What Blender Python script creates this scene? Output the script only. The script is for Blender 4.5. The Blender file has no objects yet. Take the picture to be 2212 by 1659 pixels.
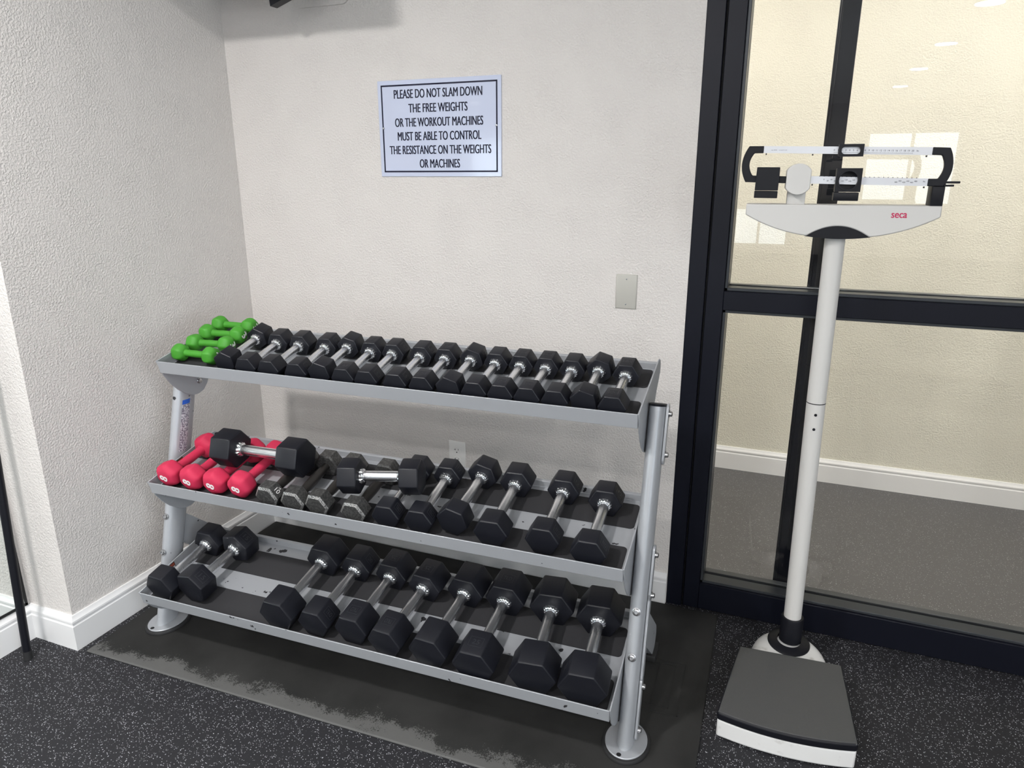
import bpy, bmesh, math, random
from mathutils import Vector, Matrix
import numpy as np

# ------------------------------------------------------------------ camera, world, exposure
scn = bpy.context.scene
C = scn.collection
PI = math.pi
F_PX, YAW, PITCH, ROLL = 1529.63, 0.3776, 0.2862, -0.0007
cd = bpy.data.cameras.new('camera')
cd.sensor_fit = 'HORIZONTAL'
cd.sensor_width = 36.0
cd.lens = F_PX / 2212.0 * 36.0
cd.clip_start = 0.05
cam = bpy.data.objects.new('camera', cd)
C.objects.link(cam)
_f = Vector((-math.sin(YAW) * math.cos(PITCH), math.cos(YAW) * math.cos(PITCH), -math.sin(PITCH)))
_r = _f.cross(Vector((0, 0, 1))).normalized()
_u = _r.cross(_f)
_c, _s = math.cos(ROLL), math.sin(ROLL)
_r2, _u2 = _c * _r + _s * _u, -_s * _r + _c * _u
cam.matrix_world = Matrix(((_r2.x, _u2.x, -_f.x, 2.0861), (_r2.y, _u2.y, -_f.y, -2.3192),
                           (_r2.z, _u2.z, -_f.z, 1.5067), (0, 0, 0, 1)))
scn.camera = cam

world = bpy.data.worlds.new('daylight')
scn.world = world
world.use_nodes = True
bg = world.node_tree.nodes['Background']
bg.inputs['Color'].default_value = (0.80, 0.90, 1.0, 1)
bg.inputs['Strength'].default_value = 7.5

scn.view_settings.view_transform = 'Standard'
scn.view_settings.look = 'None'
scn.view_settings.gamma = 1.0
scn.view_settings.use_curve_mapping = False
scn.view_settings.exposure = 0.0

H = 2.8                      # ceiling height
DOWNLIGHTS = [               # x, y, watts
    (0.48, -2.20, 58), (1.43, -3.60, 40), (0.45, -6.2, 40), (0.45, -9.0, 40),
    (3.285, -2.70, 14), (3.285, -4.60, 40), (3.285, -6.51, 40), (3.285, -8.42, 40), (3.285, -10.38, 40),
    (5.17, -3.6, 40), (5.17, -6.5, 40), (5.17, -9.4, 40),
]
HALL_LIGHTS = [(1.2, 0.40, 27), (2.75, 0.36, 27), (4.3, 0.36, 27)]

# window openings for daylight, the right-wall one added as unseen fill: (from, to, sill, head) along the far wall and the right wall
XR, YB = 6.4, -13.0                                   # right wall, far wall
W1, W2, W3 = (3.1, 4.65, 0.95, 2.3), (0.75, 1.9, 0.12, 0.9), (-8.8, -2.6, 0.45, 2.35)
def portal(loc, rot, sx, sy):
    L = bpy.data.lights.new('window_portal', 'AREA')
    L.shape = 'RECTANGLE'; L.size = sx; L.size_y = sy
    L.cycles.is_portal = True
    p = bpy.data.objects.new('window_portal', L); C.objects.link(p)
    p.location = loc; p.rotation_euler = rot
portal((XR + 0.02, (W3[0] + W3[1]) / 2, (W3[2] + W3[3]) / 2), (0, PI / 2, 0), W3[3] - W3[2], W3[1] - W3[0])
portal(((W1[0] + W1[1]) / 2, YB - 0.02, (W1[2] + W1[3]) / 2), (PI / 2, 0, PI), W1[1] - W1[0], W1[3] - W1[2])
portal(((W2[0] + W2[1]) / 2, YB - 0.02, (W2[2] + W2[3]) / 2), (PI / 2, 0, PI), W2[1] - W2[0], W2[3] - W2[2])

# ------------------------------------------------------------------ helpers
def srgb(r, g, b):
    f = lambda c: (c / 255 / 12.92) if c / 255 <= 0.04045 else ((c / 255 + 0.055) / 1.055) ** 2.4
    return (f(r), f(g), f(b), 1)

def link(name, me, parent=None, m=None):
    o = bpy.data.objects.new(name, me)
    C.objects.link(o)
    if m is not None and me is not None and hasattr(me, 'materials') and len(me.materials) == 0:
        for k in (m if isinstance(m, (list, tuple)) else [m]):
            me.materials.append(k)
    if parent is not None:
        o.parent = parent
    return o

def mesh(name, bm, m=None, smooth=40):
    me = bpy.data.meshes.new(name)
    bmesh.ops.recalc_face_normals(bm, faces=bm.faces)
    bm.to_mesh(me)
    bm.free()
    if m is not None:
        for k in (m if isinstance(m, (list, tuple)) else [m]):
            me.materials.append(k)
    if smooth:
        for p in me.polygons:
            p.use_smooth = True
        me.set_sharp_from_angle(angle=math.radians(smooth))
    return me

def obj(name, bm, m, parent=None, smooth=40):
    return link(name, mesh(name, bm, m, smooth), parent)

def thing(name, label, cat, group=None, mw=None):
    o = bpy.data.objects.new(name, None)
    o.empty_display_size = 0.05
    C.objects.link(o)
    tag(o, label, cat, group)
    if mw is not None:
        o.matrix_world = mw
    return o

def tag(o, label, cat, group=None):
    o['label'] = label
    o['category'] = cat
    if group:
        o['group'] = group
    return o

def struct(o, label=None):
    o['kind'] = 'structure'
    if label:
        o['label'] = label
    return o

def box(bm, lo, hi, bev=0.0, seg=2, M=None, mi=0):
    lo, hi = Vector(lo), Vector(hi)
    g = bmesh.ops.create_cube(bm, size=1.0)
    vs = g['verts']
    for v in vs:
        v.co = Vector(((lo[i] + hi[i]) / 2 + v.co[i] * (hi[i] - lo[i]) for i in range(3)))
    fs = list({f for v in vs for f in v.link_faces})
    for f in fs:
        f.material_index = mi
    if bev:
        es = list({e for v in vs for e in v.link_edges})
        r = bmesh.ops.bevel(bm, geom=es, offset=bev, segments=seg, profile=0.5, affect='EDGES')
        vs = list({v for f in r['faces'] for v in f.verts} | {v for v in vs if v.is_valid})
    if M is not None:
        for v in vs:
            v.co = M @ v.co
    return vs

def prism(bm, poly, axis, a, b, mi=0):
    """extrude a 2D polygon along axis (0,1,2) from a to b; the polygon gives the two other coordinates in order"""
    def P(p, t):
        q = [p[0], p[1]]
        q.insert(axis, t)
        return bm.verts.new(q)
    A = [P(p, a) for p in poly]
    B = [P(p, b) for p in poly]
    n = len(poly)
    for i in range(n):
        f = bm.faces.new((A[i], A[(i + 1) % n], B[(i + 1) % n], B[i]))
        f.material_index = mi
    for L in (A[::-1], B):
        f = bm.faces.new(L)
        f.material_index = mi
    return A + B

def loft(bm, rings, cap=True, mis=None, closed=True):
    R = [[bm.verts.new(p) for p in ring] for ring in rings]
    n = len(R[0])
    for k in range(len(R) - 1):
        for i in range(n if closed else n - 1):
            f = bm.faces.new((R[k][i], R[k][(i + 1) % n], R[k + 1][(i + 1) % n], R[k + 1][i]))
            if mis:
                f.material_index = mis[k]
    if cap:
        bm.faces.new(R[0][::-1])
        bm.faces.new(R[-1])
    return [v for r in R for v in r]

def lathe(bm, prof, axis='Z', n=32, M=None):
    """prof: list of (radius, height)"""
    rings = []
    for r, h in prof:
        ring = []
        for i in range(n):
            t = 2 * PI * i / n
            x, y = r * math.cos(t), r * math.sin(t)
            p = {'Z': (x, y, h), 'X': (h, x, y), 'Y': (y, h, x)}[axis]
            p = Vector(p)
            ring.append(M @ p if M is not None else p)
        rings.append(ring)
    return loft(bm, rings)

def tube(bm, p, q, r, n=20, ry=None, up=None):
    p, q = Vector(p), Vector(q)
    d = (q - p).normalized()
    a = Vector(up) if up else (Vector((1, 0, 0)) if abs(d.x) < 0.9 else Vector((0, 0, 1)))
    a = (a - d * a.dot(d)).normalized()
    b = d.cross(a)
    ry = ry or r
    ring = lambda c: [c + a * r * math.cos(2 * PI * i / n) + b * ry * math.sin(2 * PI * i / n) for i in range(n)]
    loft(bm, [ring(p), ring(q)])

def text_mesh(s, width, height, depth=0.0006, fat=0.0, m=None, pieces=None):
    """lettering in the XY plane, centred on the origin, facing +Z; pieces = [(string, x, y, w, h)] joins several"""
    items = pieces or [(s, 0, 0, width, height)]
    V, Fs = [], []
    for (t, cx, cy, w, h) in items:
        cu = bpy.data.curves.new('lettering', 'FONT')
        cu.body = t
        cu.size = 1.0
        cu.extrude = 0.02
        cu.resolution_u = 4
        ob = bpy.data.objects.new('lettering_source', cu)
        C.objects.link(ob)
        dg = bpy.context.evaluated_depsgraph_get()
        me = bpy.data.meshes.new_from_object(ob.evaluated_get(dg))
        co = np.array([v.co[:] for v in me.vertices])
        lo, hi = co.min(0), co.max(0)
        k = len(V)
        sx = (w / (hi[0] - lo[0])) if w else h / (hi[1] - lo[1])
        sy = h / (hi[1] - lo[1])
        # bold strokes: copies shifted sideways by a hair
        for dx, dz in (((0.0, 0.0),) if not fat else ((-fat, 0.0), (0.0, 0.00002), (fat, 0.00004))):
            k = len(V)
            for c in co:
                V.append((cx + dx + (c[0] - (lo[0] + hi[0]) / 2) * sx, cy + (c[1] - (lo[1] + hi[1]) / 2) * sy,
                          dz + (c[2] - lo[2]) / (hi[2] - lo[2]) * depth))
            Fs += [[k + i for i in p.vertices] for p in me.polygons]
        bpy.data.objects.remove(ob)
        bpy.data.meshes.remove(me)
        bpy.data.curves.remove(cu)
    out = bpy.data.meshes.new('lettering')
    out.from_pydata(V, [], Fs)
    if m is not None:
        out.materials.append(m)
    return out

# ------------------------------------------------------------------ materials
def mat(name, col, rough=0.5, metal=0.0, bump=None, spec=None, coat=None):
    """bump = (noise scale, strength, distance[, detail])"""
    m = bpy.data.materials.new(name)
    m.use_nodes = True
    nt = m.node_tree
    b = nt.nodes['Principled BSDF']
    b.inputs['Base Color'].default_value = col if len(col) == 4 else (*col, 1)
    b.inputs['Roughness'].default_value = rough
    b.inputs['Metallic'].default_value = metal
    if spec is not None:
        b.inputs['Specular IOR Level'].default_value = spec
    if coat is not None:
        b.inputs['Coat Weight'].default_value = coat
    if bump:
        tc = nt.nodes.new('ShaderNodeTexCoord')
        no = nt.nodes.new('ShaderNodeTexNoise')
        no.inputs['Scale'].default_value = bump[0]
        no.inputs['Detail'].default_value = bump[3] if len(bump) > 3 else 3
        bu = nt.nodes.new('ShaderNodeBump')
        bu.inputs['Strength'].default_value = bump[1]
        bu.inputs['Distance'].default_value = bump[2]
        nt.links.new(tc.outputs['Object'], no.inputs['Vector'])
        nt.links.new(no.outputs['Fac'], bu.inputs['Height'])
        nt.links.new(bu.outputs['Normal'], b.inputs['Normal'])
    return m

def nodes(m):
    nt = m.node_tree
    return nt, nt.nodes, nt.links, nt.nodes['Principled BSDF']

def ramp(nd, pts):
    r = nd.new('ShaderNodeValToRGB')
    el = r.color_ramp.elements
    while len(el) < len(pts):
        el.new(0.5)
    for e, (p, c) in zip(el, pts):
        e.position = p
        e.color = c if len(c) == 4 else (*c, 1)
    return r

def plaster(name, col, dist=0.0023):
    m = mat(name, col, 0.75)
    nt, nd, lk, b = nodes(m)
    b.inputs['Specular IOR Level'].default_value = 0.35
    tc = nd.new('ShaderNodeTexCoord')
    n0 = nd.new('ShaderNodeTexNoise'); n0.inputs['Scale'].default_value = 9; n0.inputs['Detail'].default_value = 2
    n1 = nd.new('ShaderNodeTexNoise'); n1.inputs['Scale'].default_value = 150; n1.inputs['Detail'].default_value = 4
    n1.inputs['Distortion'].default_value = 0.25
    r1 = ramp(nd, [(0.42, (0, 0, 0)), (0.60, (1, 1, 1))])
    n2 = nd.new('ShaderNodeTexNoise'); n2.inputs['Scale'].default_value = 330; n2.inputs['Detail'].default_value = 2
    mx = nd.new('ShaderNodeMath'); mx.operation = 'MULTIPLY_ADD'; mx.inputs[1].default_value = 0.18
    bu = nd.new('ShaderNodeBump'); bu.inputs['Strength'].default_value = 0.5; bu.inputs['Distance'].default_value = dist
    mr = nd.new('ShaderNodeMapRange')
    mr.inputs['To Min'].default_value = 0.42; mr.inputs['To Max'].default_value = 0.62
    mr.inputs['From Min'].default_value = 0.35; mr.inputs['From Max'].default_value = 0.65
    for n in (n0, n1, n2):
        lk.new(tc.outputs['Object'], n.inputs['Vector'])
    lk.new(n1.outputs['Fac'], r1.inputs['Fac'])
    lk.new(n2.outputs['Fac'], mx.inputs[0])
    lk.new(r1.outputs['Color'], mx.inputs[2])
    lk.new(mx.outputs[0], bu.inputs['Height'])
    lk.new(n0.outputs['Fac'], mr.inputs['Value'])
    lk.new(mr.outputs['Result'], bu.inputs['Strength'])
    lk.new(bu.outputs['Normal'], b.inputs['Normal'])
    return m

def speckled(name, base, fleck, scale, amount, rough, size=0.26):
    m = mat(name, base, rough)
    nt, nd, lk, b = nodes(m)
    tc = nd.new('ShaderNodeTexCoord')
    no = nd.new('ShaderNodeTexNoise'); no.inputs['Scale'].default_value = scale * 0.9
    ad = nd.new('ShaderNodeVectorMath'); ad.operation = 'MULTIPLY_ADD'
    ad.inputs[1].default_value = (0.9 / scale,) * 3
    vo = nd.new('ShaderNodeTexVoronoi'); vo.inputs['Scale'].default_value = scale
    lt = nd.new('ShaderNodeMath'); lt.operation = 'LESS_THAN'; lt.inputs[1].default_value = size
    se = nd.new('ShaderNodeSeparateColor')
    l2 = nd.new('ShaderNodeMath'); l2.operation = 'LESS_THAN'; l2.inputs[1].default_value = amount
    mu = nd.new('ShaderNodeMath'); mu.operation = 'MULTIPLY'
    hu = nd.new('ShaderNodeMapRange'); hu.inputs['To Min'].default_value = 0.25; hu.inputs['To Max'].default_value = 1.0
    m3 = nd.new('ShaderNodeMath'); m3.operation = 'MULTIPLY'
    mix = nd.new('ShaderNodeMix'); mix.data_type = 'RGBA'
    mix.inputs['A'].default_value = (*base[:3], 1)
    mix.inputs['B'].default_value = (*fleck[:3], 1)
    lk.new(tc.outputs['Object'], no.inputs['Vector'])
    lk.new(no.outputs['Color'], ad.inputs[0])
    lk.new(tc.outputs['Object'], ad.inputs[2])
    lk.new(ad.outputs[0], vo.inputs['Vector'])
    lk.new(vo.outputs['Distance'], lt.inputs[0])
    lk.new(vo.outputs['Color'], se.inputs['Color'])
    lk.new(se.outputs['Red'], l2.inputs[0])
    lk.new(lt.outputs[0], mu.inputs[0]); lk.new(l2.outputs[0], mu.inputs[1])
    lk.new(se.outputs['Green'], hu.inputs['Value'])
    lk.new(mu.outputs[0], m3.inputs[0]); lk.new(hu.outputs['Result'], m3.inputs[1])
    lk.new(m3.outputs[0], mix.inputs['Factor'])
    lk.new(mix.outputs['Result'], b.inputs['Base Color'])
    n2 = nd.new('ShaderNodeTexNoise'); n2.inputs['Scale'].default_value = 180
    bu = nd.new('ShaderNodeBump'); bu.inputs['Strength'].default_value = 0.35; bu.inputs['Distance'].default_value = 0.002
    lk.new(tc.outputs['Object'], n2.inputs['Vector'])
    lk.new(n2.outputs['Fac'], bu.inputs['Height'])
    lk.new(bu.outputs['Normal'], b.inputs['Normal'])
    return m

def spotted(name, base, spot, scale, lo, hi, rough, metal=0.0, bump=True):
    """base colour with noise-shaped patches of another colour (wear, chips, scuffs)"""
    m = mat(name, base, rough, metal)
    nt, nd, lk, b = nodes(m)
    tc = nd.new('ShaderNodeTexCoord')
    no = nd.new('ShaderNodeTexNoise'); no.inputs['Scale'].default_value = scale; no.inputs['Detail'].default_value = 4
    r = ramp(nd, [(lo, base), (hi, spot)])
    oi = nd.new('ShaderNodeObjectInfo')
    sh = nd.new('ShaderNodeVectorMath'); sh.operation = 'MULTIPLY_ADD'; sh.inputs[1].default_value = (7, 5, 3)
    lk.new(oi.outputs['Random'], sh.inputs[0]); lk.new(tc.outputs['Object'], sh.inputs[2])
    lk.new(sh.outputs[0], no.inputs['Vector'])
    lk.new(no.outputs['Fac'], r.inputs['Fac'])
    lk.new(r.outputs['Color'], b.inputs['Base Color'])
    if bump:
        bu = nd.new('ShaderNodeBump'); bu.inputs['Strength'].default_value = 0.3; bu.inputs['Distance'].default_value = 0.001
        lk.new(no.outputs['Fac'], bu.inputs['Height'])
        lk.new(bu.outputs['Normal'], b.inputs['Normal'])
    return m

WALL = plaster('plaster_wall', (0.69, 0.659, 0.632))
HALLWALL = plaster('plaster_hall', (0.73, 0.705, 0.605), 0.0018)
CEIL = mat('ceiling_paint', (0.86, 0.855, 0.84), 0.9, bump=(90, 0.3, 0.002))
TRIM = mat('white_trim_paint', (0.80, 0.80, 0.80), 0.38, bump=(60, 0.08, 0.001))
FLOOR = speckled('speckled_rubber_floor', (0.009, 0.009, 0.012), (0.60, 0.60, 0.64), 225, 0.42, 0.7, 0.31)
HALLFLOOR = speckled('hall_rubber_floor', (0.085, 0.083, 0.085), (0.32, 0.32, 0.33), 190, 0.30, 0.55, 0.30)
RUBBER = mat('black_rubber', (0.0075, 0.0082, 0.0125), 0.44, bump=(160, 0.12, 0.0006), spec=0.36)
MARK = mat('black_rubber_mark', (0.022, 0.023, 0.028), 0.36)
STRIP = mat('rubber_strip', (0.022, 0.022, 0.025), 0.75, bump=(500, 0.4, 0.0008))
MATRUB = None
CHROME = mat('chrome', (0.88, 0.89, 0.91), 0.14, 1.0)
KNURL = mat('knurled_steel', (0.86, 0.87, 0.89), 0.27, 1.0, bump=(420, 0.4, 0.0010, 1))
BOLT = mat('bolt_steel', (0.55, 0.55, 0.56), 0.25, 1.0)
POWDER = mat('grey_powder_coat', (0.39, 0.405, 0.43), 0.38, 0.25, bump=(600, 0.08, 0.0004))
CHIPPED = spotted('chipped_grey_powder_coat', (0.39, 0.405, 0.43), (0.03, 0.03, 0.033), 34, 0.68, 0.69, 0.38, 0.25, False)
IRON = spotted('old_cast_iron', (0.055, 0.055, 0.055), (0.10, 0.10, 0.098), 160, 0.45, 0.6, 0.42, 0.45)
WORN = spotted('worn_iron_edge', (0.07, 0.07, 0.07), (0.42, 0.42, 0.41), 420, 0.44, 0.56, 0.38, 0.5)
DARKIRON = mat('dark_iron_handle', (0.045, 0.042, 0.04), 0.38, 0.5, bump=(200, 0.3, 0.001))
GREEN = mat('green_vinyl', (0.048, 0.27, 0.018), 0.6, bump=(120, 0.15, 0.001))
PINK = mat('pink_neoprene', (0.52, 0.018, 0.068), 0.72, bump=(260, 0.25, 0.001))
WHITE = mat('white_print', (0.8, 0.8, 0.8), 0.5)
BLACKP = mat('black_plastic', (0.006, 0.0065, 0.010), 0.45, spec=0.28)
BLACKPAD = mat('black_rubber_pad', (0.018, 0.018, 0.019), 0.6)
ALU = mat('dark_bronze_aluminium', (0.005, 0.006, 0.012), 0.40, 0.1, bump=(300, 0.04, 0.0004), spec=0.28)
BEAD = mat('glazing_bead', (0.05, 0.055, 0.062), 0.35, 0.4)
GASKET = mat('black_gasket', (0.004, 0.004, 0.005), 0.6)
SCALEW = mat('scale_enamel', (0.63, 0.62, 0.60), 0.42, bump=(500, 0.05, 0.0004))
SCALEBASE = spotted('scuffed_white_base', (0.70, 0.70, 0.69), (0.50, 0.49, 0.47), 26, 0.60, 0.75, 0.45, 0, False)
SCALEMAT = mat('scale_platform_rubber', (0.066, 0.067, 0.068), 0.55, bump=(420, 0.5, 0.0015))
BEAM = mat('beam_aluminium', (0.66, 0.67, 0.70), 0.34, 0.35)
INK = mat('navy_ink', (0.0025, 0.003, 0.022), 0.4, spec=0.25)
RED = mat('red_print', (0.55, 0.01, 0.09), 0.4)
SIGNW = mat('gloss_white_sign', (0.56, 0.605, 0.755), 0.12, coat=0.4)
PLATE = mat('beige_plate', (0.47, 0.46, 0.42), 0.36)
OUTLET = mat('white_outlet', (0.84, 0.83, 0.81), 0.30)
ORANGE = mat('orange_warning', (0.33, 0.055, 0.02), 0.5)
BLUE = mat('blue_sticker', (0.02, 0.10, 0.48), 0.4)
STICKER = spotted('printed_sticker', (0.50, 0.50, 0.54), (0.16, 0.15, 0.19), 190, 0.47, 0.53, 0.4, 0, False)

# floor mat: dark rubber, dusty along the front edge
def mat_rubber():
    m = mat('floor_mat_rubber', (0.028, 0.028, 0.028), 0.65, spec=0.15)
    nt, nd, lk, b = nodes(m)
    tc = nd.new('ShaderNodeTexCoord')
    sp = nd.new('ShaderNodeSeparateXYZ')
    lk.new(tc.outputs['Object'], sp.inputs[0])
    no = nd.new('ShaderNodeTexNoise'); no.inputs['Scale'].default_value = 5; no.inputs['Detail'].default_value = 8; no.inputs['Roughness'].default_value = 0.72
    lk.new(tc.outputs['Object'], no.inputs['Vector'])
    # dust where (noise - 0.5) * k > distance from the front edge
    ma = nd.new('ShaderNodeMath'); ma.operation = 'MULTIPLY_ADD'; ma.inputs[1].default_value = 0.30; ma.inputs[2].default_value = -0.094
    lk.new(no.outputs['Fac'], ma.inputs[0])
    su = nd.new('ShaderNodeMath'); su.operation = 'SUBTRACT'
    lk.new(ma.outputs[0], su.inputs[0]); lk.new(sp.outputs['Y'], su.inputs[1])
    gr = nd.new('ShaderNodeTexNoise'); gr.inputs['Scale'].default_value = 320; gr.inputs['Detail'].default_value = 3
    lk.new(tc.outputs['Object'], gr.inputs['Vector'])
    gm = nd.new('ShaderNodeMath'); gm.operation = 'MULTIPLY_ADD'; gm.inputs[1].default_value = 0.09; gm.inputs[2].default_value = -0.045
    lk.new(gr.outputs['Fac'], gm.inputs[0])
    g2 = nd.new('ShaderNodeMath'); g2.operation = 'ADD'
    lk.new(su.outputs[0], g2.inputs[0]); lk.new(gm.outputs[0], g2.inputs[1])
    r = ramp(nd, [(0.0, (0, 0, 0)), (0.012, (1, 1, 1))])
    lk.new(g2.outputs[0], r.inputs['Fac'])
    n2 = nd.new('ShaderNodeTexNoise'); n2.inputs['Scale'].default_value = 3; n2.inputs['Detail'].default_value = 6
    lk.new(tc.outputs['Object'], n2.inputs['Vector'])
    r2 = ramp(nd, [(0.35, (0.019, 0.019, 0.0185)), (0.7, (0.040, 0.040, 0.039))])
    lk.new(n2.outputs['Fac'], r2.inputs['Fac'])
    mix = nd.new('ShaderNodeMix'); mix.data_type = 'RGBA'
    mix.inputs['B'].default_value = (0.105, 0.105, 0.103, 1)
    lk.new(r.outputs['Color'], mix.inputs['Factor'])
    lk.new(r2.outputs['Color'], mix.inputs['A'])
    lk.new(mix.outputs['Result'], b.inputs['Base Color'])
    n3 = nd.new('ShaderNodeTexNoise'); n3.inputs['Scale'].default_value = 400
    bu = nd.new('ShaderNodeBump'); bu.inputs['Strength'].default_value = 0.3; bu.inputs['Distance'].default_value = 0.001
    lk.new(tc.outputs['Object'], n3.inputs['Vector']); lk.new(n3.outputs['Fac'], bu.inputs['Height'])
    lk.new(bu.outputs['Normal'], b.inputs['Normal'])
    return m
MATRUB = mat_rubber()

def glass_mat():
    m = bpy.data.materials.new('window_glass')
    m.use_nodes = True
    nt = m.node_tree
    nd, lk = nt.nodes, nt.links
    nd.remove(nd['Principled BSDF'])
    out = nd['Material Output']
    tr = nd.new('ShaderNodeBsdfTransparent'); tr.inputs['Color'].default_value = (0.97, 0.97, 0.96, 1)
    gl = nd.new('ShaderNodeBsdfGlossy'); gl.inputs['Roughness'].default_value = 0.0
    fr = nd.new('ShaderNodeFresnel'); fr.inputs['IOR'].default_value = 1.45
    mx = nd.new('ShaderNodeMixShader')
    lk.new(fr.outputs[0], mx.inputs[0]); lk.new(tr.outputs[0], mx.inputs[1]); lk.new(gl.outputs[0], mx.inputs[2])
    lk.new(mx.outputs[0], out.inputs['Surface'])
    return m
GLASS = glass_mat()
MIRROR = mat('mirror_silver', (0.86, 0.90, 0.88), 0.0, 1.0)

def emit(name, col, st):
    m = bpy.data.materials.new(name)
    m.use_nodes = True
    b = m.node_tree.nodes['Principled BSDF']
    b.inputs['Base Color'].default_value = (0.8, 0.8, 0.8, 1)
    b.inputs['Emission Color'].default_value = (*col, 1)
    b.inputs['Emission Strength'].default_value = st
    return m
LENS = emit('lamp_lens', (1.0, 0.96, 0.90), 12)

# ------------------------------------------------------------------ the room
XM, YJ, HB, BT = -0.1983, -0.9775, 0.1228, 0.015     # mirror wall x, jog y, baseboard height and thickness
XD = 1.7734                                           # left edge of the door frame
YH = 1.385                                            # hall wall
XDR = 3.72                                            # right edge of the door frame

def wall(name, lo, hi, m=WALL):
    bm = bmesh.new()
    box(bm, lo, hi)
    return struct(obj(name, bm, m, smooth=0))

bm = bmesh.new(); box(bm, (-0.5, YB - 0.2, -0.12), (XR + 0.2, 0.03, 0.0)); floor = struct(obj('floor', bm, FLOOR, smooth=0))
bm = bmesh.new(); box(bm, (-0.5, 0.03, -0.12), (XR + 0.2, YH + 0.2, 0.0)); struct(obj('floor_hall', bm, HALLFLOOR, smooth=0))
bm = bmesh.new(); box(bm, (-0.5, YB - 0.2, H), (XR + 0.2, YH + 0.2, H + 0.1)); struct(obj('ceiling', bm, CEIL, smooth=0))
wall('wall_back', (-0.4, 0.0, 0.0), (XD, 0.14, H))
wall('wall_back_right', (XDR, 0.0, 0.0), (XR, 0.14, H))
wall('wall_left', (-0.4, YJ, 0.0), (0.0, 0.0, H))
wall('wall_mirror', (-0.4, YB, 0.0), (XM, YJ, H))
bm = bmesh.new()
box(bm, (XR, YB, 0), (XR + 0.15, W3[0], H)); box(bm, (XR, W3[1], 0), (XR + 0.15, YH + 0.15, H))
box(bm, (XR, W3[0], 0), (XR + 0.15, W3[1], W3[2])); box(bm, (XR, W3[0], W3[3]), (XR + 0.15, W3[1], H))
struct(obj('wall_right', bm, WALL, smooth=0))
bm = bmesh.new()
for k in range(5):
    y = W3[0] + (W3[1] - W3[0]) * k / 4
    box(bm, (XR + 0.04, max(y - 0.03, W3[0]), W3[2]), (XR + 0.10, min(y + 0.03, W3[1]), W3[3]))
for z in (W3[2], W3[3] - 0.05):
    box(bm, (XR + 0.04, W3[0], z), (XR + 0.10, W3[1], z + 0.05))
o = struct(obj('window_3', bm, TRIM, smooth=0))  # unseen window, added to let side daylight fill the room
bm = bmesh.new(); box(bm, (XR + 0.066, W3[0] + 0.02, W3[2] + 0.04), (XR + 0.072, W3[1] - 0.02, W3[3] - 0.04)); obj('pane', bm, GLASS, o, smooth=0)
wall('wall_hall', (-0.4, YH, 0.0), (XR, YH + 0.15, H), HALLWALL)
wall('wall_hall_left', (-0.4, 0.14, 0.0), (-0.25, YH, H), HALLWALL)
# far wall with two window openings
bm = bmesh.new()
xs = [-0.4, W2[0], W2[1], W1[0], W1[1], XR]
box(bm, (xs[0], YB - 0.15, 0), (xs[1], YB, H))
box(bm, (xs[1], YB - 0.15, 0), (xs[2], YB, W2[2])); box(bm, (xs[1], YB - 0.15, W2[3]), (xs[2], YB, H))
box(bm, (xs[2], YB - 0.15, 0), (xs[3], YB, H))
box(bm, (xs[3], YB - 0.15, 0), (xs[4], YB, W1[2])); box(bm, (xs[3], YB - 0.15, W1[3]), (xs[4], YB, H))
box(bm, (xs[4], YB - 0.15, 0), (xs[5], YB, H))
struct(obj('wall_far', bm, WALL, smooth=0))
for i, w in enumerate((W1, W2)):
    bm = bmesh.new()
    t = 0.05
    xm = (w[0] + w[1]) / 2
    for lo, hi in (((w[0], w[2]), (w[0] + t, w[3])), ((w[1] - t, w[2]), (w[1], w[3])), ((w[0], w[2]), (w[1], w[2] + t)),
                   ((w[0], w[3] - t), (w[1], w[3])), ((xm - t / 2, w[2]), (xm + t / 2, w[3]))):
        box(bm, (lo[0], YB - 0.10, lo[1]), (hi[0], YB - 0.04, hi[1]))
    o = struct(obj('window_%d' % (i + 1), bm, TRIM, smooth=0))
    bm = bmesh.new(); box(bm, (w[0] + t, YB - 0.074, w[2] + t), (w[1] - t, YB - 0.068, w[3] - t))
    obj('pane', bm, GLASS, o, smooth=0)

# baseboards: (depth, height) profile swept along a straight run
BBP = [(0, 0), (BT, 0), (BT, 0.088), (0.0125, 0.092), (0.0125, 0.098), (0.0145, 0.101), (0.014, 0.107), (0.010, 0.112), (0.0075, 0.117), (0.0055, HB), (0, HB)]
def baseboard(name, p, q, nrm, m0=0, m1=0):
    """m0 and m1: how far the ends run on per metre of depth (mitred corners)"""
    bm = bmesh.new()
    p, q, nrm = Vector((*p, 0)), Vector((*q, 0)), Vector((*nrm, 0))
    al = (q - p).normalized()
    rings = [[c + nrm * d + al * (d * k) + Vector((0, 0, z)) for d, z in BBP] for c, k in ((p, -m0), (q, m1))]
    loft(bm, rings)
    return struct(obj(name, bm, TRIM, smooth=30))
baseboard('baseboard_back', (0, 0), (XD - 0.001, 0), (0, -1), -1, 0)
baseboard('baseboard_left', (0, YJ), (0, 0), (1, 0), 1, -1)
baseboard('baseboard_jog', (XM, YJ), (0, YJ), (0, -1), -1, 1)
baseboard('baseboard_mirror', (XM, YB), (XM, YJ), (1, 0), 0, -1)
baseboard('baseboard_hall', (-0.25, YH), (XR, YH), (0, -1))
baseboard('baseboard_right', (XR, YB), (XR, YH), (-1, 0))
baseboard('baseboard_back_right', (XDR, 0), (XR, 0), (0, -1))

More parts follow.
